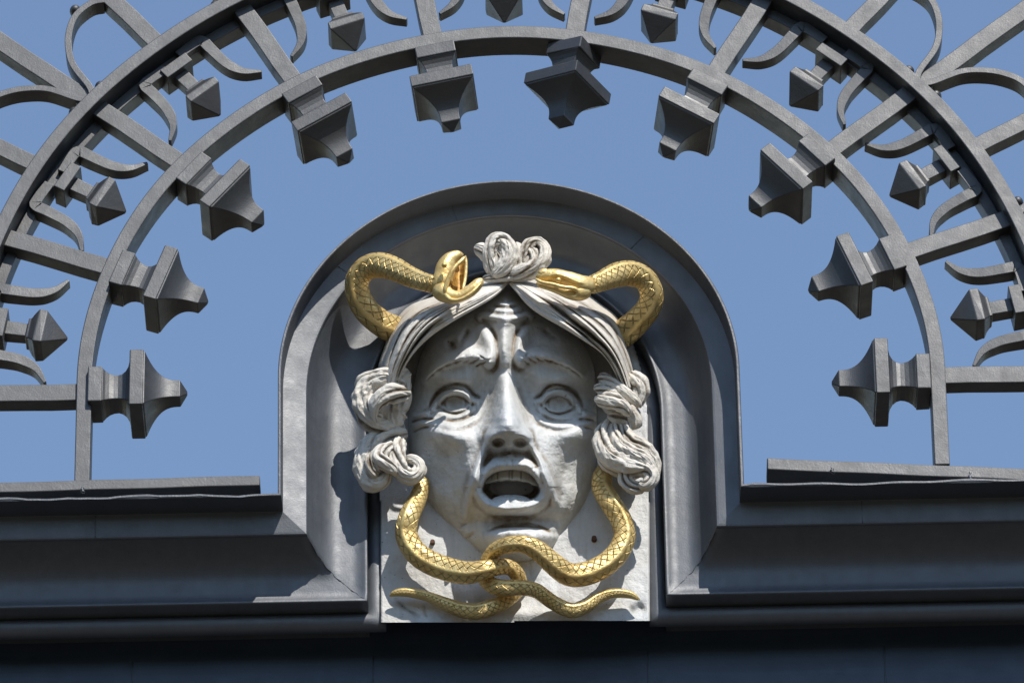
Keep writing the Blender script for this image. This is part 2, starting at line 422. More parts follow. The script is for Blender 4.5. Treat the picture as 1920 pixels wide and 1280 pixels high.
cv += [(150, 69.5), (151.5, 68.5), (152, 64), (152.5, -60)]
moulding('cove', cv, M_CLAD)
moulding('roll_moulding', [(166 + 18 * math.cos(a), 16 + 18 * math.sin(a)) for a in np.linspace(0, 2 * math.pi, 25)[:-1]], M_CLAD, closed=True)
# filled mitre joints
for sg in (-1, 1):
    V = []; F = []; n = 44
    for k in range(n):
        t = 53 + 92 * k / (n - 1); sh = 8 * min(1, max(0, (t - 50) / 110)); c = np.array(W(uM + sg * (RL - t) + sh, vJ - t, cove_d(t) + .2)) - CO
        rad = (1.3 + .7 * math.sin(k * 1.7) + .6 * math.sin(k * .63 + sg)) * S; off = np.array([math.sin(k * .9 + sg) * .9 * S, 0, math.cos(k * .7) * .9 * S])
        for j in range(6):
            a = j * math.pi / 3; V.append(c + off + np.array([math.cos(a) * rad * .8, -math.sin(a) * rad * .5, math.cos(a) * rad * .8 * sg]))
    for k in range(n - 1):
        for j in range(6): F.append((k * 6 + j, k * 6 + (j + 1) % 6, k * 6 + 6 + (j + 1) % 6, k * 6 + 6 + j))
    fixn(mesh_obj('seam_or_streak', V, F, M_LEDGE, cornice))
def bead(name, pts, rad, parent, o):
    V = []; F = []; P = np.array(pts) * S; n = len(P); T = np.gradient(P, axis=0); T /= np.linalg.norm(T, axis=1)[:, None]
    for k in range(n):
        A = np.cross(T[k], [.3, 1, .2]); A /= np.linalg.norm(A); B = np.cross(T[k], A); r_ = rad * S * (.7 + .3 * math.sin(k * 1.9) + .2 * math.sin(k * .7))
        for j in range(8): a = j * math.pi / 4; V.append(P[k] - o + (A * math.cos(a) + B * math.sin(a)) * r_)
    for k in range(n - 1):
        for j in range(8): F.append((k * 8 + j, k * 8 + (j + 1) % 8, k * 8 + 8 + (j + 1) % 8, k * 8 + 8 + j))
    F += [tuple(range(8)), tuple(range(8 * n - 1, 8 * n - 9, -1))]
    return fixn(mesh_obj(name, V, F, M_LEDGE, parent))
for a in (52, 104, 139):
    pts = []
    for t in np.linspace(8, 50, 14):
        r = RL - t; rv = RL - .72 * t; an = math.radians(a + .12 * math.sin(t)); pts.append((uM + r * math.cos(an), -np.interp(t, [8, 20, 46, 50], [150.3, 147.3, 142.3, 141.3]), vC + rv * math.sin(an)))
    bead('seam_or_streak', pts, .9, cornice, CO)
for x_ in (-760, -1180, 640, 1010):
    pts = [(uM + x_ + .6 * math.sin(t), -np.interp(t, [8, 20, 46, 50], [150.3, 147.3, 142.3, 141.3]), vJ - t) for t in np.linspace(8, 50, 12)]
    bead('seam_or_streak', pts, .9, cornice, CO)
for x_ in (-700, -258, 246, 680):  # added frieze lines; the inner pair stands in for sunlit streaks
    pts = [(uM + x_ + 1.2 * math.sin(t * .02), 57.2, t) for t in np.linspace(vJ - 195, vJ - 900, 40)]
    bead('seam_or_streak', pts, 1.3, cornice, CO)
for (x_, y_, h_) in ((1819, 900, 12), (155, 922, 6), (1560, 886, 5)):
    u_, v_ = at(x_, y_, 180); u_ = float(u_); v_ = float(v_)
    bead('weld_bead', [(u_ + .8 * math.sin(k), -186, v_ + h_ * (k / 6. - .5) * 1.6) for k in range(8)], 4.2, grille, np.array(GC))
# flat frieze and back wall of the niche
pp = path_at(149, 0); FRD = -58
V = []; F = []
pk = [p for k, p in enumerate(pp) if k < 60 or (79 <= k < 169) or k >= 188]
for u, v, d in pk:
    V += [np.array(W(u, v, FRD)) - CO, np.array(W(u, -1300, FRD)) - CO]
for k in range(len(pk) - 1):
    if pk[k + 1][0] - pk[k][0] > .01: F.append((2 * k, 2 * k + 2, 2 * k + 3, 2 * k + 1))
bm = bmesh.new(); vs = [bm.verts.new(v) for v in V]
for f in F: bm.faces.new([vs[q] for q in f])
me = bpy.data.meshes.new('frieze'); bm.to_mesh(me); bm.free(); me.materials.append(M_FRIEZE)
fo = bpy.data.objects.new('frieze', me); COL.objects.link(fo); fo.parent = cornice

# ================================================================== stone mask
MC = pt(965, 1168, 40)
mask = empty('stone_mask', MC, 'weathered white stone mask with open mouth, curls and gilded snakes, in the arched niche', 'sculpture')

def seg_dist(X, Y, P):
    """distance to polyline and arc position 0..1, signed side"""
    P = np.asarray(P, float); best = np.full(X.shape, 1e9); arc = np.zeros(X.shape); L = np.r_[0, np.cumsum(np.linalg.norm(np.diff(P, axis=0), axis=1))]
    sd = np.zeros(X.shape)
    for k in range(len(P) - 1):
        a = P[k]; b = P[k + 1]; v = b - a; l2 = v @ v
        t = np.clip(((X - a[0]) * v[0] + (Y - a[1]) * v[1]) / l2, 0, 1)
        dx = X - a[0] - t * v[0]; dy = Y - a[1] - t * v[1]; d = np.hypot(dx, dy); m_ = d < best
        best = np.where(m_, d, best); arc = np.where(m_, (L[k] + t * math.sqrt(l2)) / L[-1], arc)
        sd = np.where(m_, np.sign(v[0] * dy - v[1] * dx), sd)
    return best, arc, sd

def inside(X, Y, P):
    P = np.asarray(P, float); r = np.zeros(X.shape, bool); n = len(P)
    for k in range(n):
        x0, y0 = P[k]; x1, y1 = P[(k + 1) % n]
        c = ((y0 > Y) != (y1 > Y)) & (X < (x1 - x0) * (Y - y0) / (y1 - y0 + 1e-12) + x0); r ^= c
    return r

def sstep(a, b, x): t = np.clip((x - a) / (b - a), 0, 1); return t * t * (3 - 2 * t)

class Relief:
    def __init__(s, x0, x1, y0, y1, step):
        s.X, s.Y = np.meshgrid(np.arange(x0, x1 + step, step), np.arange(y0, y1 + step, step)); s.D = np.zeros(s.X.shape); s.step = step
    def bump(s, cx, cy, sx, sy, amp, rot=0, p=1.0):
        a = math.radians(rot); dx = s.X - cx; dy = s.Y - cy; u = dx * math.cos(a) + dy * math.sin(a); v = -dx * math.sin(a) + dy * math.cos(a)
        s.D += amp * np.exp(-((u / sx) ** 2 + (v / sy) ** 2) ** p)
    def line(s, pts, w, amp, n=40, w2=None, taper=.25, asym=None):
        """ridge (amp>0) or groove along a smooth line; w width (may be a list), asym: other width on the right-hand side"""
        q = spline(pts, n); d, a, sd = seg_dist(s.X, s.Y, q)
        ww = np.interp(a, np.linspace(0, 1, len(w)), w) if isinstance(w, (list, tuple)) else w
        if asym: ww = np.where(sd > 0, ww, asym)
        am = np.interp(a, np.linspace(0, 1, len(amp)), amp) if isinstance(amp, (list, tuple)) else amp
        tp = np.clip(np.minimum(a, 1 - a) / taper, 0, 1) if taper else 1.0
        s.D += am * np.exp(-(d / ww) ** 2) * (tp if taper else 1)
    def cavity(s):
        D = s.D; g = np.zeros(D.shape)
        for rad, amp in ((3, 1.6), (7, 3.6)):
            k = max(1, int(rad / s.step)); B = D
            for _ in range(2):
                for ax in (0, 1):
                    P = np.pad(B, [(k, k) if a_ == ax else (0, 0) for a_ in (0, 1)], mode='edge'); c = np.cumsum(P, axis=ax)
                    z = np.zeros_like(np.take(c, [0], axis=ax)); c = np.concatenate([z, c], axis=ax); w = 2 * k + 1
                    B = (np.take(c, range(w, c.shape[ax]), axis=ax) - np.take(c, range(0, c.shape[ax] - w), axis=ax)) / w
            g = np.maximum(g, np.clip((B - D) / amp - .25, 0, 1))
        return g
    def build(s, name, mask_, mat, parent, base=MC):
        D = s.D; gm = s.cavity(); u, v = at(s.X, s.Y, D); ok = mask_
        idx = -np.ones(D.shape, int); idx[ok] = np.arange(ok.sum())
        V = np.c_[u[ok] * S, -D[ok] * S, v[ok] * S] - base
        a = idx[:-1, :-1]; b = idx[:-1, 1:]; c = idx[1:, 1:]; e = idx[1:, :-1]
        g_ = (a >= 0) & (b >= 0) & (c >= 0) & (e >= 0)
        F = np.c_[a[g_], e[g_], c[g_], b[g_]].tolist()
        return mesh_obj(name, V.tolist(), F, mat, parent, grime=gm[ok])

#--- plate
PLD = 42
pl = [(713, 1167), (712, 900), (714, 760), (722, 690), (745, 630), (785, 575), (835, 538), (890, 517), (955, 510), (1030, 518), (1090, 540), (1140, 578), (1180, 630), (1202, 690), (1213, 760), (1216, 900), (1219, 1165)]
plq = spline(pl[:], 160).tolist()
def slab(name, poly, df, db, mat, parent, bev=2):
    n = len(poly); V = []
    for d in (df, db):
        for x, y in poly:
            u, v = at(x, y, df); V.append(np.array(W(float(u), float(v), d)) - MC)
    F = [tuple(range(n)), tuple(range(2 * n - 1, n - 1, -1))] + [(k, k + n, (k + 1) % n + n, (k + 1) % n) for k in range(n)]
    return fixn(mesh_obj(name, V, F, mat, parent, False, bevel=bev))
# relief plate: shallow hollows and a broken lower edge
pr = Relief(709, 1222, 500, 1172, 3.0)
pr.D += PLD + 3 * fbm(pr.X / 45, pr.Y / 45, 3) + 1.2 * fbm(pr.X / 9, pr.Y / 9, 9)
pr.bump(790, 1000, 60, 70, 10); pr.bump(1140, 1000, 60, 70, 8); pr.bump(965, 1150, 200, 12, 6)
pr.line([(735, 1120), (760, 1140), (790, 1160)], 4, -7); pr.line([(794, 1130), (800, 1160)], 3, -4); pr.line([(1180, 1150), (1210, 1135)], 9, -10)
edge = np.array(plq); dd, aa, _s = seg_dist(pr.X, pr.Y, edge); ins = inside(pr.X, pr.Y, edge)
pr.D = np.where(ins, pr.D, 20.0)
near = (~ins) & (dd > 2.4 + .8 * fbm(pr.X / 6, pr.Y / 6, 4))
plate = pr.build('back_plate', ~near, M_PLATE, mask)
plate['label'] = 'pale stone plate behind the face, chipped along its lower edge'

#--- face
fo_ = [(950, 528), (900, 560), (850, 590), (812, 625), (788, 668), (777, 720), (768, 775), (767, 830), (773, 880), (788, 925), (808, 962), (832, 995), (866, 1028), (905, 1052), (948, 1064), (992, 1062), (1030, 1045), (1062, 1012), (1088, 972), (1108, 932), (1117, 890), (1119, 840), (1119, 780), (1117, 720), (1110, 675), (1085, 635), (1040, 600), (995, 565)]
fout = spline(fo_ + [fo_[0]], 220)
R = Relief(755, 1130, 520, 1075, 1.5); X, Y = R.X, R.Y
dist, arc, _ = seg_dist(X, Y, fout); ins = inside(X, Y, fout); dist = np.where(ins, dist, -dist)
t = np.clip(dist / 105, 0, 1); edge_p = np.sqrt(np.clip(1 - (1 - t) ** 2, 0, 1))
t2 = np.clip(dist / 26, 0, 1); edge_q = np.sqrt(np.clip(1 - (1 - t2) ** 2, 0, 1))
lowf = sstep(830, 970, Y); R.D += 26 * edge_q * sstep(965, 1015, Y) * np.exp(-((X - 958) / 80) ** 4)
R.D += 40 + (22 * edge_q + 84 * (.4 * edge_p + .6 * t)) * (1 - lowf) + (30 * edge_q + 72 * t * (1.25 - .25 * t)) * lowf + np.where(Y < 870, np.clip((870 - Y) * .15, 0, 45), (870 - Y) * .36)
# forehead: strong T of muscle between the brows
R.bump(950, 640, 45, 60, 12); R.bump(950, 585, 42, 40, 26)
R.line([(893, 600), (905, 592), (925, 594), (950, 598), (975, 594), (990, 590), (1001, 597)], [5, 7, 8.5, 7, 5], [16, 20, 18, 20, 16], taper=.05)
R.line([(918, 580), (950, 583), (980, 580)], 4.6, 12, taper=.2)
R.line([(928, 568), (950, 571), (970, 568)], 3.6, 10, taper=.2)
R.line([(945, 600), (946, 640), (947, 690)], [26, 17, 15], [10, 14, 10], taper=.1)
R.line([(897, 607), (915, 611), (927, 626), (932, 650), (933, 676), (926, 692), (908, 700)], 6.5, [-3, -9, -12, -11, -5], taper=.12)
R.line([(1000, 605), (981, 610), (968, 626), (963, 650), (962, 674), (969, 690), (990, 698)], 6.5, [-3, -9, -12, -11, -5], taper=.12)
# inner brow bulges, lifted in pain
R.line([(900, 606), (908, 625), (918, 650), (920, 676), (906, 686)], [9, 13, 15, 14, 9], [8, 15, 20, 22, 14], taper=.15)
R.line([(992, 606), (982, 625), (972, 650), (974, 672), (990, 682)], [9, 12, 13, 14, 9], [8, 14, 18, 20, 14], taper=.15)
R.line([(928, 688), (905, 672), (880, 664), (850, 672), (822, 684), (800, 704), (792, 722)], [9, 12, 14, 14, 12, 9], [14, 20, 27, 28, 20, 8], taper=.08)
R.line([(966, 688), (990, 668), (1018, 664), (1050, 672), (1078, 690), (1102, 714)], [9, 12, 14, 14, 12, 9], [12, 20, 27, 28, 21, 8], taper=.08)
R.bump(866, 640, 22, 14, 12, 30); R.bump(848, 645, 9, 11, -10); R.bump(1045, 640, 30, 14, 9, 20)
R.line([(880, 612), (872, 630), (858, 648)], 6, -9, taper=.3); R.line([(1012, 610), (1030, 628), (1052, 640)], 6, -7, taper=.3)
# hairs of the brows
for q, (x, y, ang) in enumerate([(912, 672, 30), (900, 676, 25), (888, 672, 15), (874, 672, 5), (860, 672, -8), (846, 676, -15), (832, 682, -25), (818, 690, -35), (806, 700, -45),
                                 (984, 672, 155), (998, 670, 160), (1012, 669, 170), (1026, 670, 182), (1040, 674, 192), (1056, 680, 200), (1070, 686, 208), (1084, 696, 215)]):
    a = math.radians(ang); L_ = 12
    R.line([(x + L_ * math.cos(a), y - 5), (x, y), (x - L_ * math.cos(a), y + L_ * abs(math.sin(a)) + 3)], 2.8, 3.6 + 1.2 * math.sin(q * 2.1), n=10)
    R.line([(x + L_ * math.cos(a) + 2, y), (x, y + 6), (x - L_ * math.cos(a), y + L_ * abs(math.sin(a)) + 8)], 2.4, -2.8 - 1.0 * math.sin(q * 1.7), n=10)
# eye hollows
R.bump(852, 752, 50, 34, -50); R.bump(1044, 752, 50, 34, -50)
R.bump(905, 725, 22, 34, -20, 10); R.bump(990, 725, 20, 34, -18, -10)
def eye(cx, cy, sx, flip):
    f = -1 if flip else 1
    e = ((X - cx) / (30 * sx)) ** 2 + ((Y - cy) / 20) ** 2
    R.D[:] += 15 * np.sqrt(np.clip(1 - ((X - cx) ** 2 + (Y - cy) ** 2) / 33. ** 2, 0, 1)) * sstep(1.5, .9, e)
    d = np.hypot((X - cx - 1), (Y - cy - 3) * 1.05)
    R.D[:] += 2.0 * sstep(19, 17, d) - .9 * np.exp(-((d - 19.5) / 2.2) ** 2) 
    P = lambda l: [(cx + f * (x - 852) * sx, y - 752 + cy) for x, y in l]
    R.line(P([(804, 773), (813, 761), (828, 745), (850, 735), (870, 738), (884, 749), (899, 756)]), [5.5, 7, 8.5, 7.5, 5], [9, 15, 19, 16, 8], taper=.06)     # upper lid
    R.line(P([(803, 770), (809, 752), (824, 732), (848, 720), (872, 723), (887, 740), (902, 747)]), 3.0, [-5, -7.5, -8, -8, -7], taper=.08)              # crease over it
    R.bump(cx - 10 * f, cy - 40, 36, 14, 15, 10 * f)
    R.line(P([(824, 762), (834, 749), (851, 742), (869, 747), (880, 758)]), 2.4, -5, taper=.1)                                                             # under the lid
    R.line(P([(812, 770), (830, 776), (852, 780), (874, 773), (892, 760)]), [6, 7, 7.5, 6.5, 5], [6, 10, 11, 9, 5], taper=.1)                                 # lower lid
    R.line(P([(826, 766), (840, 773), (854, 775), (870, 770), (880, 760)]), 2.2, -6, taper=.1)
    R.line(P([(822, 782), (845, 788), (872, 783), (898, 765)]), 3.4, -5, taper=.3)
    R.line(P([(822, 791), (850, 798), (880, 790), (902, 770)]), 5.5, 4, taper=.3)
    R.line(P([(800, 795), (845, 806), (885, 797), (908, 772)]), 4.5, -5, taper=.25)     # bag
    R.line(P([(768, 781), (785, 778), (806, 771)]), 4, 8, taper=.1); R.line(P([(766, 792), (790, 786), (815, 785)]), 3, -8, taper=.15)
    R.line(P([(768, 800), (790, 794), (820, 795)]), 4, 6, taper=.15); R.line(P([(770, 812), (790, 803), (806, 800)]), 3, -5, taper=.2)
eye(853, 752, 1.0, False); eye(1047, 753, .96, True)
# cheeks
R.bump(838, 812, 46, 24, 32, 18); R.bump(1082, 808, 42, 30, 32, -24)
R.bump(838, 880, 34, 44, -15); R.bump(1080, 885, 34, 50, -13, -12)
R.bump(822, 940, 30, 44, 8); R.bump(1066, 940, 28, 44, 10)
# nose
ny = Y; prof = np.interp(Y, [680, 700, 712, 735, 765, 784, 797, 808, 820, 832, 843, 856], [5, 12, 26, 50, 80, 99, 103, 98, 82, 54, 22, 0])
hw = np.interp(Y, [680, 700, 720, 750, 780, 800, 820, 840, 850], [12, 13, 15, 21, 27, 31, 33, 30, 26])
cxn = np.interp(Y, [680, 850], [947, 955]); qx = np.abs(X - cxn) / hw
R.D += prof * np.exp(-(qx / 1.04) ** 2.5)
for sx, cx_ in ((1, 986), (-1, 921)):      # wings and nostrils
    R.bump(cx_, 820, 16, 18, 32); R.line([(cx_ + sx * 4, 800), (cx_ + sx * 14, 812), (cx_ + sx * 15, 832)], 4.5, -5, taper=.3)
for cx_ in (934, 975): R.bump(cx_, 828, 13, 9.5, -32, 0, 1.6)
R.bump(955, 834, 6, 10, 14)
# folds from nose to chin
R.line([(914, 826), (905, 850), (893, 880), (883, 915), (876, 950), (870, 982)], [6, 7, 8, 8, 7], [10, 16, 18, 14, 9, 6], taper=.08)
R.line([(924, 846), (912, 872), (902, 895), (891, 925)], 6, -9, taper=.2)
R.line([(990, 828), (1006, 852), (1020, 880), (1032, 912), (1044, 950)], [6, 7, 8, 8, 7], [10, 18, 19, 14, 8], taper=.08)
R.line([(984, 846), (1000, 866), (1014, 892), (1024, 920)], 6, -9, taper=.2)
R.line([(1058, 856), (1052, 900), (1050, 950)], 12, -8); R.line([(868, 985), (880, 1005)], 10, 8)
# muzzle, lips, open mouth
R.bump(957, 912, 74, 62, 34)
mo = [(902, 914), (909, 897), (926, 884), (945, 879), (962, 878), (985, 881), (1002, 892), (1012, 908), (1014, 922), (1006, 934), (992, 940), (975, 943), (950, 944), (925, 941), (910, 931), (903, 922)]
mq = spline(mo + [mo[0]], 140); md, ma, _ = seg_dist(X, Y, mq); mi = inside(X, Y, mq); sdm = np.where(mi, -md, md)
up = sstep(925, 895, Y)
wl_ = np.where(Y < 912, 13.0, 10.5)
R.D += (21 + 3 * up) * np.exp(-((sdm - 10) / wl_) ** 2) * (sdm > -4)
lo = [(888, 932), (890, 905), (905, 872), (930, 853), (958, 848), (985, 852), (1010, 870), (1026, 898), (1034, 928), (1026, 950), (1004, 965), (965, 970), (925, 967), (900, 952)]
lq = spline(lo + [lo[0]], 140); ld, la, _ = seg_dist(X, Y, lq)
R.D -= 5 * np.exp(-(ld / 5.5) ** 2)
R.D -= sstep(0, 9, -sdm) * np.where(mi, 66, 0)
for xx, yy in ((935, 872), (948, 868), (960, 867), (972, 868), (986, 873), (925, 880), (998, 882), (950, 955), (962, 956), (975, 955)):
    R.line([(xx + (xx - 957) * -.05, yy + (9 if yy < 900 else -7)), (xx, yy - 2), (xx + (xx - 957) * .25, yy - (9 if yy < 900 else -8))], 1.9, -1.5 + .9 * math.sin(xx), n=8)
R.line([(951, 845), (953, 853)], 7, -7); R.line([(955, 842), (957, 862)], 8, 4)
# chin
R.bump(962, 976, 60, 12, -25); 
R.line([(906, 1004), (928, 990), (955, 984), (985, 983), (1015, 988), (1040, 1003)], 3.4, -6, taper=.2)
R.D += 34 * np.exp(-((X - 975) / 62) ** 4) * sstep(984, 998, Y + ((X - 970) / 30) ** 2 * -2) * sstep(1070, 1020, Y)
R.bump(1010, 1008, 28, 16, 14); R.bump(935, 1012, 20, 16, 5); R.bump(958, 1000, 6, 9, 5)
# hand-carved unevenness
R.D += 2.2 * fbm(X / 30, Y / 26, 21) + 1.1 * fbm(X / 8, Y / 8, 31)
R.D = np.where(dist < 0, 40 + dist * 14, R.D)
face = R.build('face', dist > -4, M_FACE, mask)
DF = R.D.copy()
# teeth
T = Relief(900, 1018, 872, 914, 1.0)
tl = [(912, 899), (930, 895), (957, 893), (985, 896), (1006, 904)]
q = spline(tl, 50); yb = np.interp(T.X, q[:, 0], q[:, 1]) + 8 + .5 * np.sin(T.X / 3.1)
base_t = float(DF[int((894 - 520) / 1.5), int((958 - 755) / 1.5)]) + 56 - .010 * (T.X - 958) ** 2
T.D += base_t + 4 * np.exp(-((T.Y - yb + 4) / 7) ** 2)
for xx, am in ((922, 2), (933, 4), (955, 2.5), (960, 3.5), (977, 3.5), (992, 1.5)): T.D -= am * np.exp(-((T.X - xx) / 1.3) ** 2)
T.D -= 14 * sstep(-3, 1, T.Y - yb)
teeth = T.build('teeth', (T.Y < yb + 1) & (T.Y > 874), M_TEETH, face, base=MC)
G = Relief(915, 1004, 924, 952, 1.0)
eg = ((G.X - 958) / 42) ** 2 + ((G.Y - 944) / 18) ** 2
TD_ = 1; G.D += float(DF[int((938 - 520) / 1.5), int((958 - 755) / 1.5)]) + 32 + 26 * np.sqrt(np.clip(1 - eg, 0, 1)) - 4 * np.exp(-((G.X - 957) / 4) ** 2)
tongue = G.build('tongue', eg < 1, M_FACE, face, base=MC)

#--- swept bodies
def sweep(name, ctrl, mat, parent, n=None, seg=28, lobes=0, lamp=.0, twist=0., flat=1.0, belly=0., seed=0, rough=.0, ridge=0., step=2.0):
    """ctrl rows: x, y, d, r; a closed body swept along a curve"""
    C = np.asarray(ctrl, float); L = np.sum(np.linalg.norm(np.diff(C[:, :2], axis=0), axis=1)); n = n or max(24, int(L / step))
    q = spline(C, n); u, v = at(q[:, 0], q[:, 1], q[:, 2]); P = np.c_[u * S, -q[:, 2] * S, v * S] - MC; r = np.clip(q[:, 3], .6, None) * S
    T = np.gradient(P, axis=0); T /= np.linalg.norm(T, axis=1)[:, None]
    fr = np.array([0, -1., -.3]); N0 = None; NN = []; e = np.ones(n)
    for k in range(n):
        N = fr - T[k] * (fr @ T[k])
        if N0 is not None: N = .75 * (N0 - T[k] * (N0 @ T[k])) + .25 * N / (np.linalg.norm(N) + 1e-9)
        N /= np.linalg.norm(N) + 1e-9; N0 = N; NN.append(N)
        if k < 5: e[k] = math.sin(math.acos(1 - (k + .15) / 5.2))
        if k > n - 6: e[k] = math.sin(math.acos(1 - (n - 1 - k + .15) / 5.2))
    NN = np.array(NN); BB = np.cross(T, NN); s = np.r_[0, np.cumsum(np.linalg.norm(np.diff(P, axis=0), axis=1))] / S
    a = np.linspace(0, 2 * math.pi, seg + 1)[None, :]; a = a + np.zeros((n, 1)); sg = s[:, None] + np.zeros((1, seg + 1))
    rr = (r * e)[:, None] * np.ones((1, seg + 1)) * (1.08 if lobes else 1.0)
    if lobes:
        rs = np.random.RandomState(seed); ph = a + twist * sg / (r.mean() / S * 6) + .25 * np.sin(sg / 17. + seed)
        g_ = np.zeros(a.shape)
        for k in range(lobes):
            c0 = 2 * math.pi * (k + rs.uniform(-.28, .28)) / lobes; am = rs.uniform(.55, 1.25); wd = rs.uniform(.12, .26)
            dd_ = (ph - c0 + math.pi) % (2 * math.pi) - math.pi; bl = rs.uniform(20, 60)
            am = am * (.7 + .55 * np.sin(sg / bl + k))
            g_ -= am * (np.exp(-np.abs(dd_ / wd) ** 1.4) + .4 * np.exp(-(np.clip(dd_, 0, 9) / (wd * 3)) ** 2) * (dd_ > 0))
        rr = rr * (1 + lamp * g_ + lamp * .3)
        fg = np.zeros(a.shape)
        for k in range(17): dd_ = (ph - 2 * math.pi * (k + rs.uniform(-.3, .3)) / 17 + math.pi) % (2 * math.pi) - math.pi; fg -= rs.uniform(.2, 1) * np.exp(-np.abs(dd_ / .06) ** 1.5)
        rr = rr * (1 + .045 * fg)
        rr = rr * (1 + .07 * vnoise(sg / 12 + seed, ph * 12 / math.pi, seed + 3) + .05 * vnoise(sg / 4 + seed, ph * 5 / math.pi, seed + 13))
    if rough: rr = rr * (1 + rough * vnoise(sg / 9 + seed, 8 * np.sin(a), seed + 5))
    if ridge:
        da = (a - belly + math.pi) % (2 * math.pi) - math.pi; rr = rr * (1 + ridge * np.exp(-(da / .2) ** 2) - ridge * .35 * np.exp(-((np.abs(da) - .42) / .14) ** 2))
        rr = rr * (1 + .03 * vnoise(sg / 13 + seed, 4 * np.sin(a), seed + 5))
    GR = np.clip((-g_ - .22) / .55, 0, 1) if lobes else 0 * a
    V = P[:, None, :] + (NN[:, None, :] * (np.cos(a) * flat * rr)[..., None] + BB[:, None, :] * (np.sin(a) * rr)[..., None])
    w = seg + 1; U = a / (2 * math.pi) * 8; W_ = sg * S / (2 * math.pi * r.mean()) * 6
    # cells keep their proportion where the body thins
    loc_ = np.r_[0, np.cumsum(np.diff(s) * S / (2 * math.pi * .5 * (r[1:] + r[:-1])) * 8)]; W_ = loc_[:, None] + 0 * a
    UV = np.c_[U.ravel(), W_.ravel()]; UB = np.c_[(.5 + .5 * np.cos(a - belly)).ravel(), np.zeros(n * w)]
    A = (np.arange(n - 1)[:, None] * w + np.arange(seg)[None, :]).ravel()
    F = np.c_[A, A + 1, A + w + 1, A + w].tolist()
    F.append(tuple(range(seg - 1, -1, -1))); F.append(tuple((n - 1) * w + j for j in range(seg)))
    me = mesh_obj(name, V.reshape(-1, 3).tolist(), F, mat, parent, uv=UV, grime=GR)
    lb = me.data.uv_layers.new(name='belly'); vi = np.zeros(len(me.data.loops), int); me.data.loops.foreach_get('vertex_index', vi)
    lb.data.foreach_set('uv', UB[vi].ravel())
    me.data.uv_layers.active_index = 0
    bm = bmesh.new(); bm.from_mesh(me.data); bmesh.ops.remove_doubles(bm, verts=bm.verts[:], dist=1e-7); bmesh.ops.recalc_face_normals(bm, faces=bm.faces[:]); bm.to_mesh(me.data); bm.free()
    return me

def join(name, objs, parent, label=None):
    """several swept meshes welded into one part"""
    base = objs[0]; bm = bmesh.new()
    for o in objs:
        bm.from_mesh(o.data)
    bm.to_mesh(base.data); bm.free(); base.name = name; base.data.name = name
    for o in objs[1:]: bpy.data.objects.remove(o)
    if label: base['label'] = label
    return base

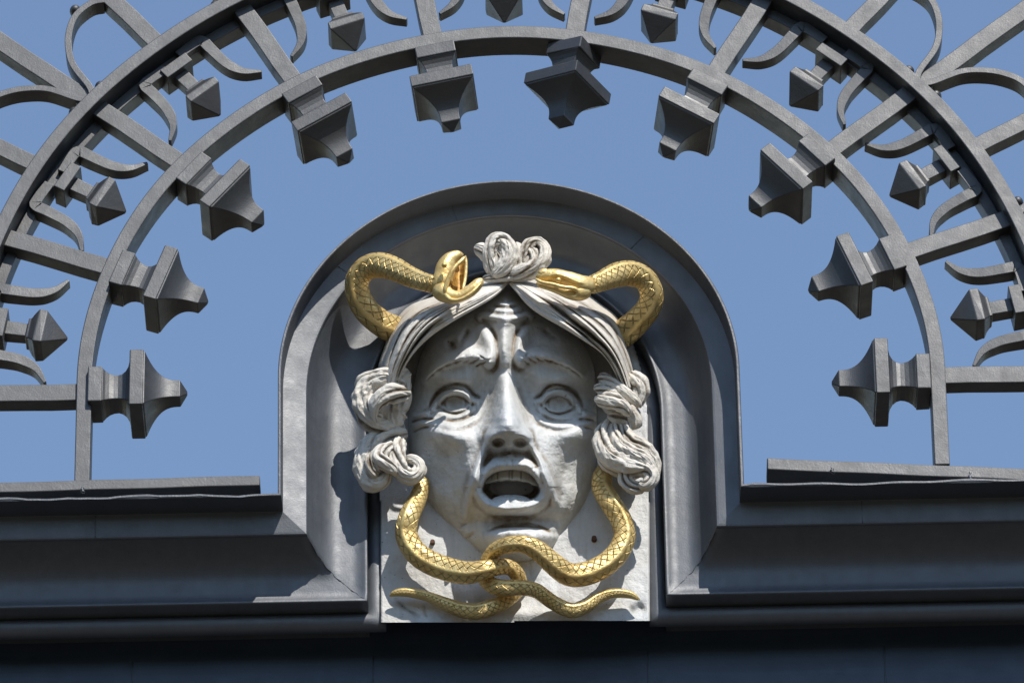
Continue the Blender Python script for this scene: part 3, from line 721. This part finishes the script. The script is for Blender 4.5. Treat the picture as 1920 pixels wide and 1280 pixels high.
#--- head covering of combed hair, both halves
def hair_half(inner, outer, seed, hem):
    n = 170; mrow = 110; I = spline(inner, n)[:, None, :]; O = spline(outer, n)[:, None, :]
    s_ = np.linspace(0, 1, n)[:, None] + np.zeros((1, mrow)); j = np.arange(mrow)[None, :] + np.zeros((n, 1))
    q = np.clip(j / 8., 0, 1); w = np.clip((j - 8) / (mrow - 9.), 0, 1)
    c = O - I; c = c / (np.linalg.norm(c, axis=2, keepdims=True) + 1e-9)
    x = I[..., 0] * (1 - w) + O[..., 0] * w + c[..., 0] * (1 - q) * 14; y = I[..., 1] * (1 - w) + O[..., 1] * w + c[..., 1] * (1 - q) * 14
    dh = np.interp(s_, [0, .12, .45, .75, 1], hem[:5])
    dome = dh + 36 * np.sin(np.minimum(1, w * 1.5) * math.pi * .5) * sstep(-.12, .22, s_) - 8
    dome = dome * (1 - w ** 3.0) + hem[5] * w ** 3.0
    # strands: creases that start at the crown, bend and fade
    wv = w + .05 * np.sin(s_ * 5 + seed) + .05 * vnoise(s_ * 4, w * 3, seed + 2)
    f = np.zeros(w.shape)
    rs = np.random.RandomState(seed)
    for k in range(5):
        c0 = .22 + .15 * k + rs.uniform(-.03, .03); c1 = .14 + .17 * k + rs.uniform(-.04, .04); wid = rs.uniform(.022, .05); amp = rs.uniform(9, 20)
        cc = c0 + (c1 - c0) * s_ + .045 * np.sin(s_ * rs.uniform(4, 7) + k)
        t0 = rs.uniform(.05, .4); fade = sstep(t0, t0 + .3, s_) * (1 - .55 * sstep(.7, 1, s_)) * (.75 + .5 * vnoise(s_ * 5, w * 0 + k, seed + 1))
        dw = wv - cc; f -= amp * fade * (np.exp(-np.abs(dw / wid) ** 1.5) + .6 * np.exp(-(np.clip(dw, 0, 9) / (wid * 2.6)) ** 2) * (dw > 0))
        f += 6 * fade * np.exp(-((dw + wid * 2.0) / (wid * 1.6)) ** 2)
    for k in range(12):
        c0 = rs.uniform(.05, .95); cc = c0 + rs.uniform(-.1, .1) * s_; t0 = rs.uniform(0, .7); L_ = rs.uniform(.2, .4)
        f -= rs.uniform(2, 5) * np.exp(-((wv - cc) / .009) ** 2) * sstep(t0, t0 + .06, s_) * (1 - sstep(t0 + L_, t0 + L_ + .1, s_))
    x = x + 3.0 * vnoise(s_ * 9, w * 0, seed + 6) * w ** 4 * 2; y = y + 8.0 * vnoise(s_ * 8, w * 0, seed + 8) * w ** 4
    f += 4 * vnoise(s_ * 5, w * 13 + 2 * s_, seed + 7) * np.minimum(1, w * 8) + 1.8 * vnoise(s_ * 30, w * 14, seed + 9) 
    f += 4 * np.exp(-((w - .05) / .05) ** 2) - 6 * np.exp(-((w - .14) / .02) ** 2) * sstep(.2, .5, s_)
    d = np.where(j < 8, dh - 70 * (1 - q) - 0, dome + f * np.clip(w * 12, 0, 1))
    u, v = at(x, y, d); V = np.stack([u * S, -d * S, v * S], -1).reshape(-1, 3) - MC
    A = (np.arange(n - 1)[:, None] * mrow + np.arange(mrow - 1)[None, :]).ravel()
    F = np.c_[A, A + 1, A + mrow + 1, A + mrow].tolist()
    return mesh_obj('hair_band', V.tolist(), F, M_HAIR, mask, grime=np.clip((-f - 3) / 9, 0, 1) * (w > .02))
HEM = (190, 214, 264, 226, 172, 60)
hl = hair_half([(953, 531), (932, 553), (901, 573), (859, 597), (817, 624), (786, 651), (764, 680), (752, 706), (746, 735)],
               [(950, 515), (905, 522), (870, 533), (815, 553), (768, 572), (738, 604), (722, 645), (712, 690), (711, 735)], 3, HEM)
hr = hair_half([(951, 529), (969, 549), (990, 573), (1017, 593), (1056, 615), (1098, 641), (1127, 662), (1148, 690), (1162, 722)],
               [(953, 515), (1000, 519), (1045, 530), (1100, 552), (1142, 580), (1163, 612), (1177, 650), (1186, 690), (1193, 728)], 11, HEM)
hl['label'] = 'combed hair swept down over the left temple'; hr['label'] = 'combed hair swept down over the right temple'

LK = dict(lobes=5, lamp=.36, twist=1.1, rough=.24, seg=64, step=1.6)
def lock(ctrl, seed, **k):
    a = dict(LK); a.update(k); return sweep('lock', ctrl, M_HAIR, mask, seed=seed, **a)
# topknot
join('topknot', [
    lock([(889, 464, 211, 6), (898, 467, 213, 11), (910, 474, 211, 13), (922, 488, 208, 15), (930, 506, 204, 13), (932, 520, 199, 9)], 1),
    lock([(925, 515, 202, 9), (919, 494, 211, 11), (918, 470, 219, 13), (929, 452, 222, 14), (944, 452, 222, 14), (954, 467, 220, 14), (953, 488, 216, 15), (940, 507, 211, 13), (922, 518, 207, 7)], 2),
    lock([(966, 456, 207, 9), (968, 472, 208, 12), (966, 492, 207, 14), (957, 512, 204, 10)], 3),
    lock([(958, 516, 205, 10), (976, 512, 211, 13), (1000, 503, 214, 14), (1016, 486, 216, 14), (1019, 467, 216, 12), (1008, 456, 216, 12), (994, 460, 216, 12), (984, 476, 213, 12), (974, 496, 208, 10)], 4),
    lock([(990, 462, 211, 8), (999, 480, 214, 11), (990, 498, 211, 9), (972, 508, 208, 6)], 5),
    lock([(932, 470, 216, 6), (938, 484, 217, 9), (934, 500, 213, 8), (925, 508, 208, 5)], 6),
    lock([(905, 522, 195, 5), (925, 521, 202, 8), (958, 519, 205, 8), (990, 519, 201, 7), (1008, 514, 196, 4)], 8)], mask, 'knot of stone hair tied at the crown')
# side curls
join('upper_curl', [
    lock([(764, 700, 152, 12), (748, 706, 162, 17), (722, 714, 167, 19), (698, 722, 162, 19), (683, 742, 157, 19), (683, 768, 152, 18), (697, 790, 144, 18), (722, 800, 132, 16), (748, 800, 122, 12)], 11),
    lock([(766, 742, 172, 9), (752, 738, 188, 14), (733, 738, 194, 16), (714, 748, 194, 14), (703, 764, 188, 10), (702, 782, 178, 5), (706, 794, 172, 2)], 12),
    lock([(670, 730, 152, 7), (680, 716, 162, 12), (700, 708, 170, 12), (725, 706, 176, 13), (748, 716, 178, 10), (760, 722, 172, 5)], 13),
    lock([(742, 700, 142, 15), (750, 715, 152, 17), (755, 732, 152, 14), (748, 752, 142, 18), (736, 776, 132, 22), (735, 805, 122, 20)], 14),
    lock([(702, 740, 162, 8), (695, 755, 170, 11), (700, 772, 168, 10), (716, 784, 160, 8)], 15)], mask, 'coiled upper curl beside the left temple')
join('lower_curl', [
    lock([(762, 812, 110, 10), (742, 816, 120, 15), (716, 822, 125, 17), (694, 838, 125, 18), (684, 862, 122, 17), (684, 888, 120, 16), (698, 906, 120, 16), (716, 902, 122, 12), (724, 888, 126, 8), (716, 880, 128, 5)], 21),
    lock([(752, 824, 120, 10), (744, 840, 132, 15), (746, 862, 136, 15), (754, 884, 132, 14), (772, 893, 128, 14), (786, 882, 128, 11), (783, 866, 130, 9), (768, 860, 128, 7), (760, 868, 120, 5)], 22),
    lock([(740, 834, 136, 8), (722, 842, 146, 11), (710, 856, 150, 13), (722, 868, 150, 13), (738, 880, 142, 10), (742, 892, 134, 5)], 23),
    lock([(704, 846, 140, 8), (696, 862, 148, 11), (698, 880, 146, 11), (708, 892, 140, 8)], 24),
    lock([(745, 790, 82, 14), (735, 820, 82, 22), (725, 850, 82, 24), (730, 880, 82, 18)], 25)], mask, 'coiled lower curl beside the left cheek, ending in two scrolls')
join('upper_curl', [
    lock([(1122, 707, 156, 6), (1134, 710, 166, 10), (1154, 722, 174, 11), (1176, 738, 176, 10), (1192, 752, 172, 8), (1202, 764, 164, 4)], 31),
    lock([(1114, 728, 156, 6), (1128, 728, 166, 9), (1146, 733, 172, 10), (1166, 746, 172, 8), (1184, 758, 164, 5)], 32),
    lock([(1118, 748, 156, 8), (1134, 750, 172, 13), (1154, 754, 180, 14), (1172, 764, 180, 11), (1182, 780, 174, 6)], 33),
    lock([(1140, 720, 116, 16), (1152, 745, 126, 24), (1168, 772, 130, 24), (1186, 790, 126, 18), (1190, 805, 116, 11)], 34),
    lock([(1182, 700, 136, 6), (1192, 712, 146, 14), (1202, 726, 146, 14), (1200, 745, 142, 12), (1192, 762, 136, 8)], 35),
    lock([(1140, 776, 146, 10), (1158, 784, 146, 13), (1176, 792, 142, 12)], 36)], mask, 'coiled upper curl beside the right temple')
join('lower_curl', [
    lock([(1148, 790, 133, 9), (1135, 806, 141, 14), (1130, 830, 145, 16), (1140, 852, 147, 17), (1162, 866, 149, 18), (1188, 874, 151, 18), (1212, 880, 151, 14), (1222, 894, 149, 12), (1212, 908, 145, 11), (1198, 906, 141, 8)], 41),
    lock([(1160, 792, 139, 7), (1156, 812, 149, 12), (1164, 834, 155, 14), (1184, 848, 159, 14), (1206, 860, 159, 13), (1222, 876, 153, 9), (1228, 892, 147, 4)], 42),
    lock([(1176, 790, 133, 6), (1172, 810, 143, 12), (1184, 828, 147, 14), (1206, 838, 143, 13), (1222, 856, 139, 12), (1230, 880, 133, 8), (1228, 900, 129, 4)], 43),
    lock([(1184, 878, 141, 11), (1174, 892, 139, 13), (1178, 908, 135, 13), (1194, 915, 133, 11), (1210, 914, 131, 7)], 44),
    lock([(1150, 830, 83, 18), (1160, 860, 87, 24), (1180, 880, 83, 22), (1195, 895, 80, 16)], 45),
    lock([(1124, 842, 123, 6), (1134, 866, 127, 10), (1152, 880, 123, 10), (1172, 890, 113, 7)], 46)], mask, 'coiled lower curl beside the right cheek')

#--- gilded snakes
def clear(rows):
    out = []
    for x, y, d, r in rows:
        ix = int(round((x - 755) / 1.5)); iy = int(round((y - 520) / 1.5))
        if 0 <= ix < DF.shape[1] and 0 <= iy < DF.shape[0] and y > 990: d = max(d, float(DF[iy, ix]) + r * .55)
        out.append((x, y, d, r))
    return out
SN = dict(seg=48, ridge=.09)
s1 = sweep('snake', [(752, 622, 70, 25), (738, 617, 84, 26), (715, 606, 108, 25), (690, 585, 130, 24), (672, 556, 148, 23), (670, 526, 165, 22.5), (686, 504, 182, 23), (712, 497, 200, 24), (741, 505, 222, 22), (772, 520, 244, 19), (800, 530, 262, 17), (822, 534, 276, 17)], M_GOLD, mask, belly=-.5, **SN)
s2 = sweep('snake', [(1150, 640, 70, 25), (1168, 626, 84, 26), (1196, 601, 112, 25), (1217, 575, 135, 23), (1221, 548, 155, 22), (1209, 524, 174, 22), (1184, 513, 194, 24), (1155, 516, 220, 23), (1126, 528, 246, 18.5), (1104, 536, 264, 17)], M_GOLD, mask, belly=.5, **SN)
s3 = sweep('snake', clear([(797, 896, 84, 10), (791, 912, 88, 14), (782, 938, 90, 17), (767, 968, 108, 19), (762, 1000, 98, 20.5), (776, 1031, 94, 21.5), (803, 1052, 94, 22), (840, 1067, 100, 22), (876, 1073, 112, 21), (906, 1068, 122, 18), (934, 1062, 112, 15.5), (956, 1064, 98, 14.5), (971, 1079, 84, 14), (973, 1098, 68, 14), (958, 1118, 68, 14), (930, 1135, 70, 15), (896, 1145, 72, 15.5), (864, 1142, 70, 14.5), (834, 1131, 66, 12), (800, 1117, 66, 9.5), (765, 1110, 68, 8.5), (742, 1111, 66, 6.5), (730, 1118, 62, 2.5)]), M_GOLD, mask, belly=.4, **SN)
s4 = sweep('snake', clear([(1140, 872, 80, 14), (1130, 892, 84, 18), (1130, 916, 86, 19.5), (1146, 944, 106, 19.5), (1164, 973, 100, 20), (1171, 1004, 96, 20.5), (1159, 1035, 94, 21), (1133, 1059, 94, 21.5), (1099, 1075, 98, 22), (1066, 1076, 108, 21.5), (1037, 1056, 128, 20), (1012, 1034, 146, 18.5), (985, 1020, 158, 16.5), (956, 1020, 152, 15), (930, 1030, 130, 14), (916, 1046, 104, 13), (908, 1064, 82, 13), (908, 1082, 82, 13.5), (924, 1097, 94, 15), (948, 1102, 106, 15.5), (976, 1101, 106, 14.5), (1006, 1107, 92, 14), (1036, 1128, 80, 13.5), (1068, 1143, 74, 14), (1096, 1138, 72, 12.5), (1122, 1121, 70, 10.5), (1150, 1112, 70, 9), (1180, 1114, 68, 7.5), (1200, 1124, 64, 3)]), M_GOLD, mask, belly=-.4, **SN)
s1['label'] = 'gilded snake arching at upper left with its mouth open'; s2['label'] = 'gilded snake arching at upper right with its mouth shut'
s3['label'] = 'gilded snake tail curling below the left cheek into the knot'; s4['label'] = 'gilded snake tail curling below the right cheek into the knot'

def head_mesh(name, ctrl, parent, **k):
    return sweep(name, ctrl, M_GOLDP, parent, **k)
def ball(cx, cy, d, r, sq=(1, 1, 1)):
    bm = bmesh.new(); bmesh.ops.create_uvsphere(bm, u_segments=16, v_segments=10, radius=r * S, matrix=Matrix.Translation(Vector(pt(cx, cy, d) - MC)) @ Matrix.Diagonal((*sq, 1)))
    me = bpy.data.meshes.new('eye'); bm.to_mesh(me); bm.free(); me.materials.append(M_GOLDP); me.polygons.foreach_set('use_smooth', [True] * len(me.polygons))
    o = bpy.data.objects.new('eye', me); COL.objects.link(o); o.parent = mask; return o
# left head, gaping
u_j = head_mesh('upper', [(812, 536, 268, 15), (826, 533, 276, 19), (832, 517, 280, 18.5), (836, 501, 282, 18), (844, 488, 284, 15), (856, 480, 286, 11), (869, 477, 288, 6)], s1, seg=32, ridge=0, rough=.05)
l_j = head_mesh('lower', [(818, 540, 276, 15), (831, 549, 284, 17), (847, 556, 290, 13), (864, 555, 294, 11), (882, 545, 298, 11), (896, 532, 300, 10), (904, 522, 301, 6)], s1, seg=32, ridge=0, rough=.05)
lipu = head_mesh('lip', [(835, 553, 297, 4), (836, 538, 303, 4.5), (842, 520, 309, 4.5), (852, 502, 313, 4), (866, 488, 312, 4), (874, 480, 308, 3)], s1, seg=16)
lipl = head_mesh('lip', [(833, 550, 298, 4), (846, 562, 303, 4), (864, 561, 307, 3.5), (884, 549, 311, 3.5), (902, 530, 310, 3)], s1, seg=16)
lipr = head_mesh('lip', [(873, 479, 292, 2.5), (874, 498, 288, 3), (872, 524, 284, 3), (867, 546, 284, 2.5)], s1, seg=14)
hd = join('snake_head', [u_j, l_j, lipu, lipl, lipr], s1)
# palate between the jaws
pal = Relief(836, 882, 476, 556, .6)
pp_ = [(846, 552), (845, 522), (854, 500), (873, 482), (874, 500), (872, 525), (868, 545), (858, 554)]
pi = inside(pal.X, pal.Y, spline(pp_ + [pp_[0]], 60)); pal.D += 268 + .07 * (pal.X - 862) ** 2
pl_ = pal.build('snake_mouth', pi, M_AMBER, mask)
# right head, shut
h1 = head_mesh('skull', [(1112, 534, 262, 15), (1098, 535, 272, 18), (1082, 534, 280, 20), (1062, 527, 286, 19), (1044, 520, 290, 16), (1028, 517, 292, 13), (1014, 519, 292, 10), (1004, 523, 290, 5)], s2, seg=36, ridge=0, rough=.05)
h2 = head_mesh('jaw', [(1104, 543, 264, 14), (1086, 549, 276, 15), (1068, 549, 284, 12), (1048, 543, 290, 9), (1030, 537, 292, 8), (1014, 533, 292, 7), (1005, 531, 290, 4)], s2, seg=30, ridge=0)
h3 = head_mesh('lip', [(1003, 522, 300, 3), (1016, 529, 305, 3.2), (1036, 533, 307, 3.5), (1056, 538, 305, 3.5), (1076, 541, 300, 4), (1084, 548, 294, 4), (1078, 556, 290, 3.5), (1064, 555, 294, 2)], s2, seg=14)
h4 = head_mesh('brow', [(1098, 533, 290, 3), (1080, 528, 300, 4), (1062, 520, 305, 4.5), (1044, 515, 306, 4), (1028, 517, 305, 3)], s2, seg=14)
h5 = head_mesh('crown', [(1030, 513, 294, 7), (1020, 512, 296, 9), (1010, 516, 296, 7)], s2, seg=20)
hd2 = join('snake_head', [h1, h2, h3, h4, h5], s2)
for e_, p_ in ((ball(833, 497, 313, 5), hd), (ball(1047, 525, 307, 5), hd2)): e_.parent = p_
pl_.parent = hd

#--- rusty bolts
for bx_, by_, rr in ((811, 1017, 5.0), (1114, 1010, 5.2)):
    bm = bmesh.new(); P = Vector(pt(bx_, by_, PLD + 10)) - Vector(MC)
    bmesh.ops.create_cone(bm, cap_ends=True, segments=9, radius1=rr * S, radius2=rr * .85 * S, depth=12 * S, matrix=Matrix.Translation(P) @ Matrix.Rotation(math.radians(90), 4, 'X'))
    me = bpy.data.meshes.new('bolt'); bm.to_mesh(me); bm.free(); me.materials.append(M_RUST)
    o = bpy.data.objects.new('bolt', me); COL.objects.link(o); o.parent = mask
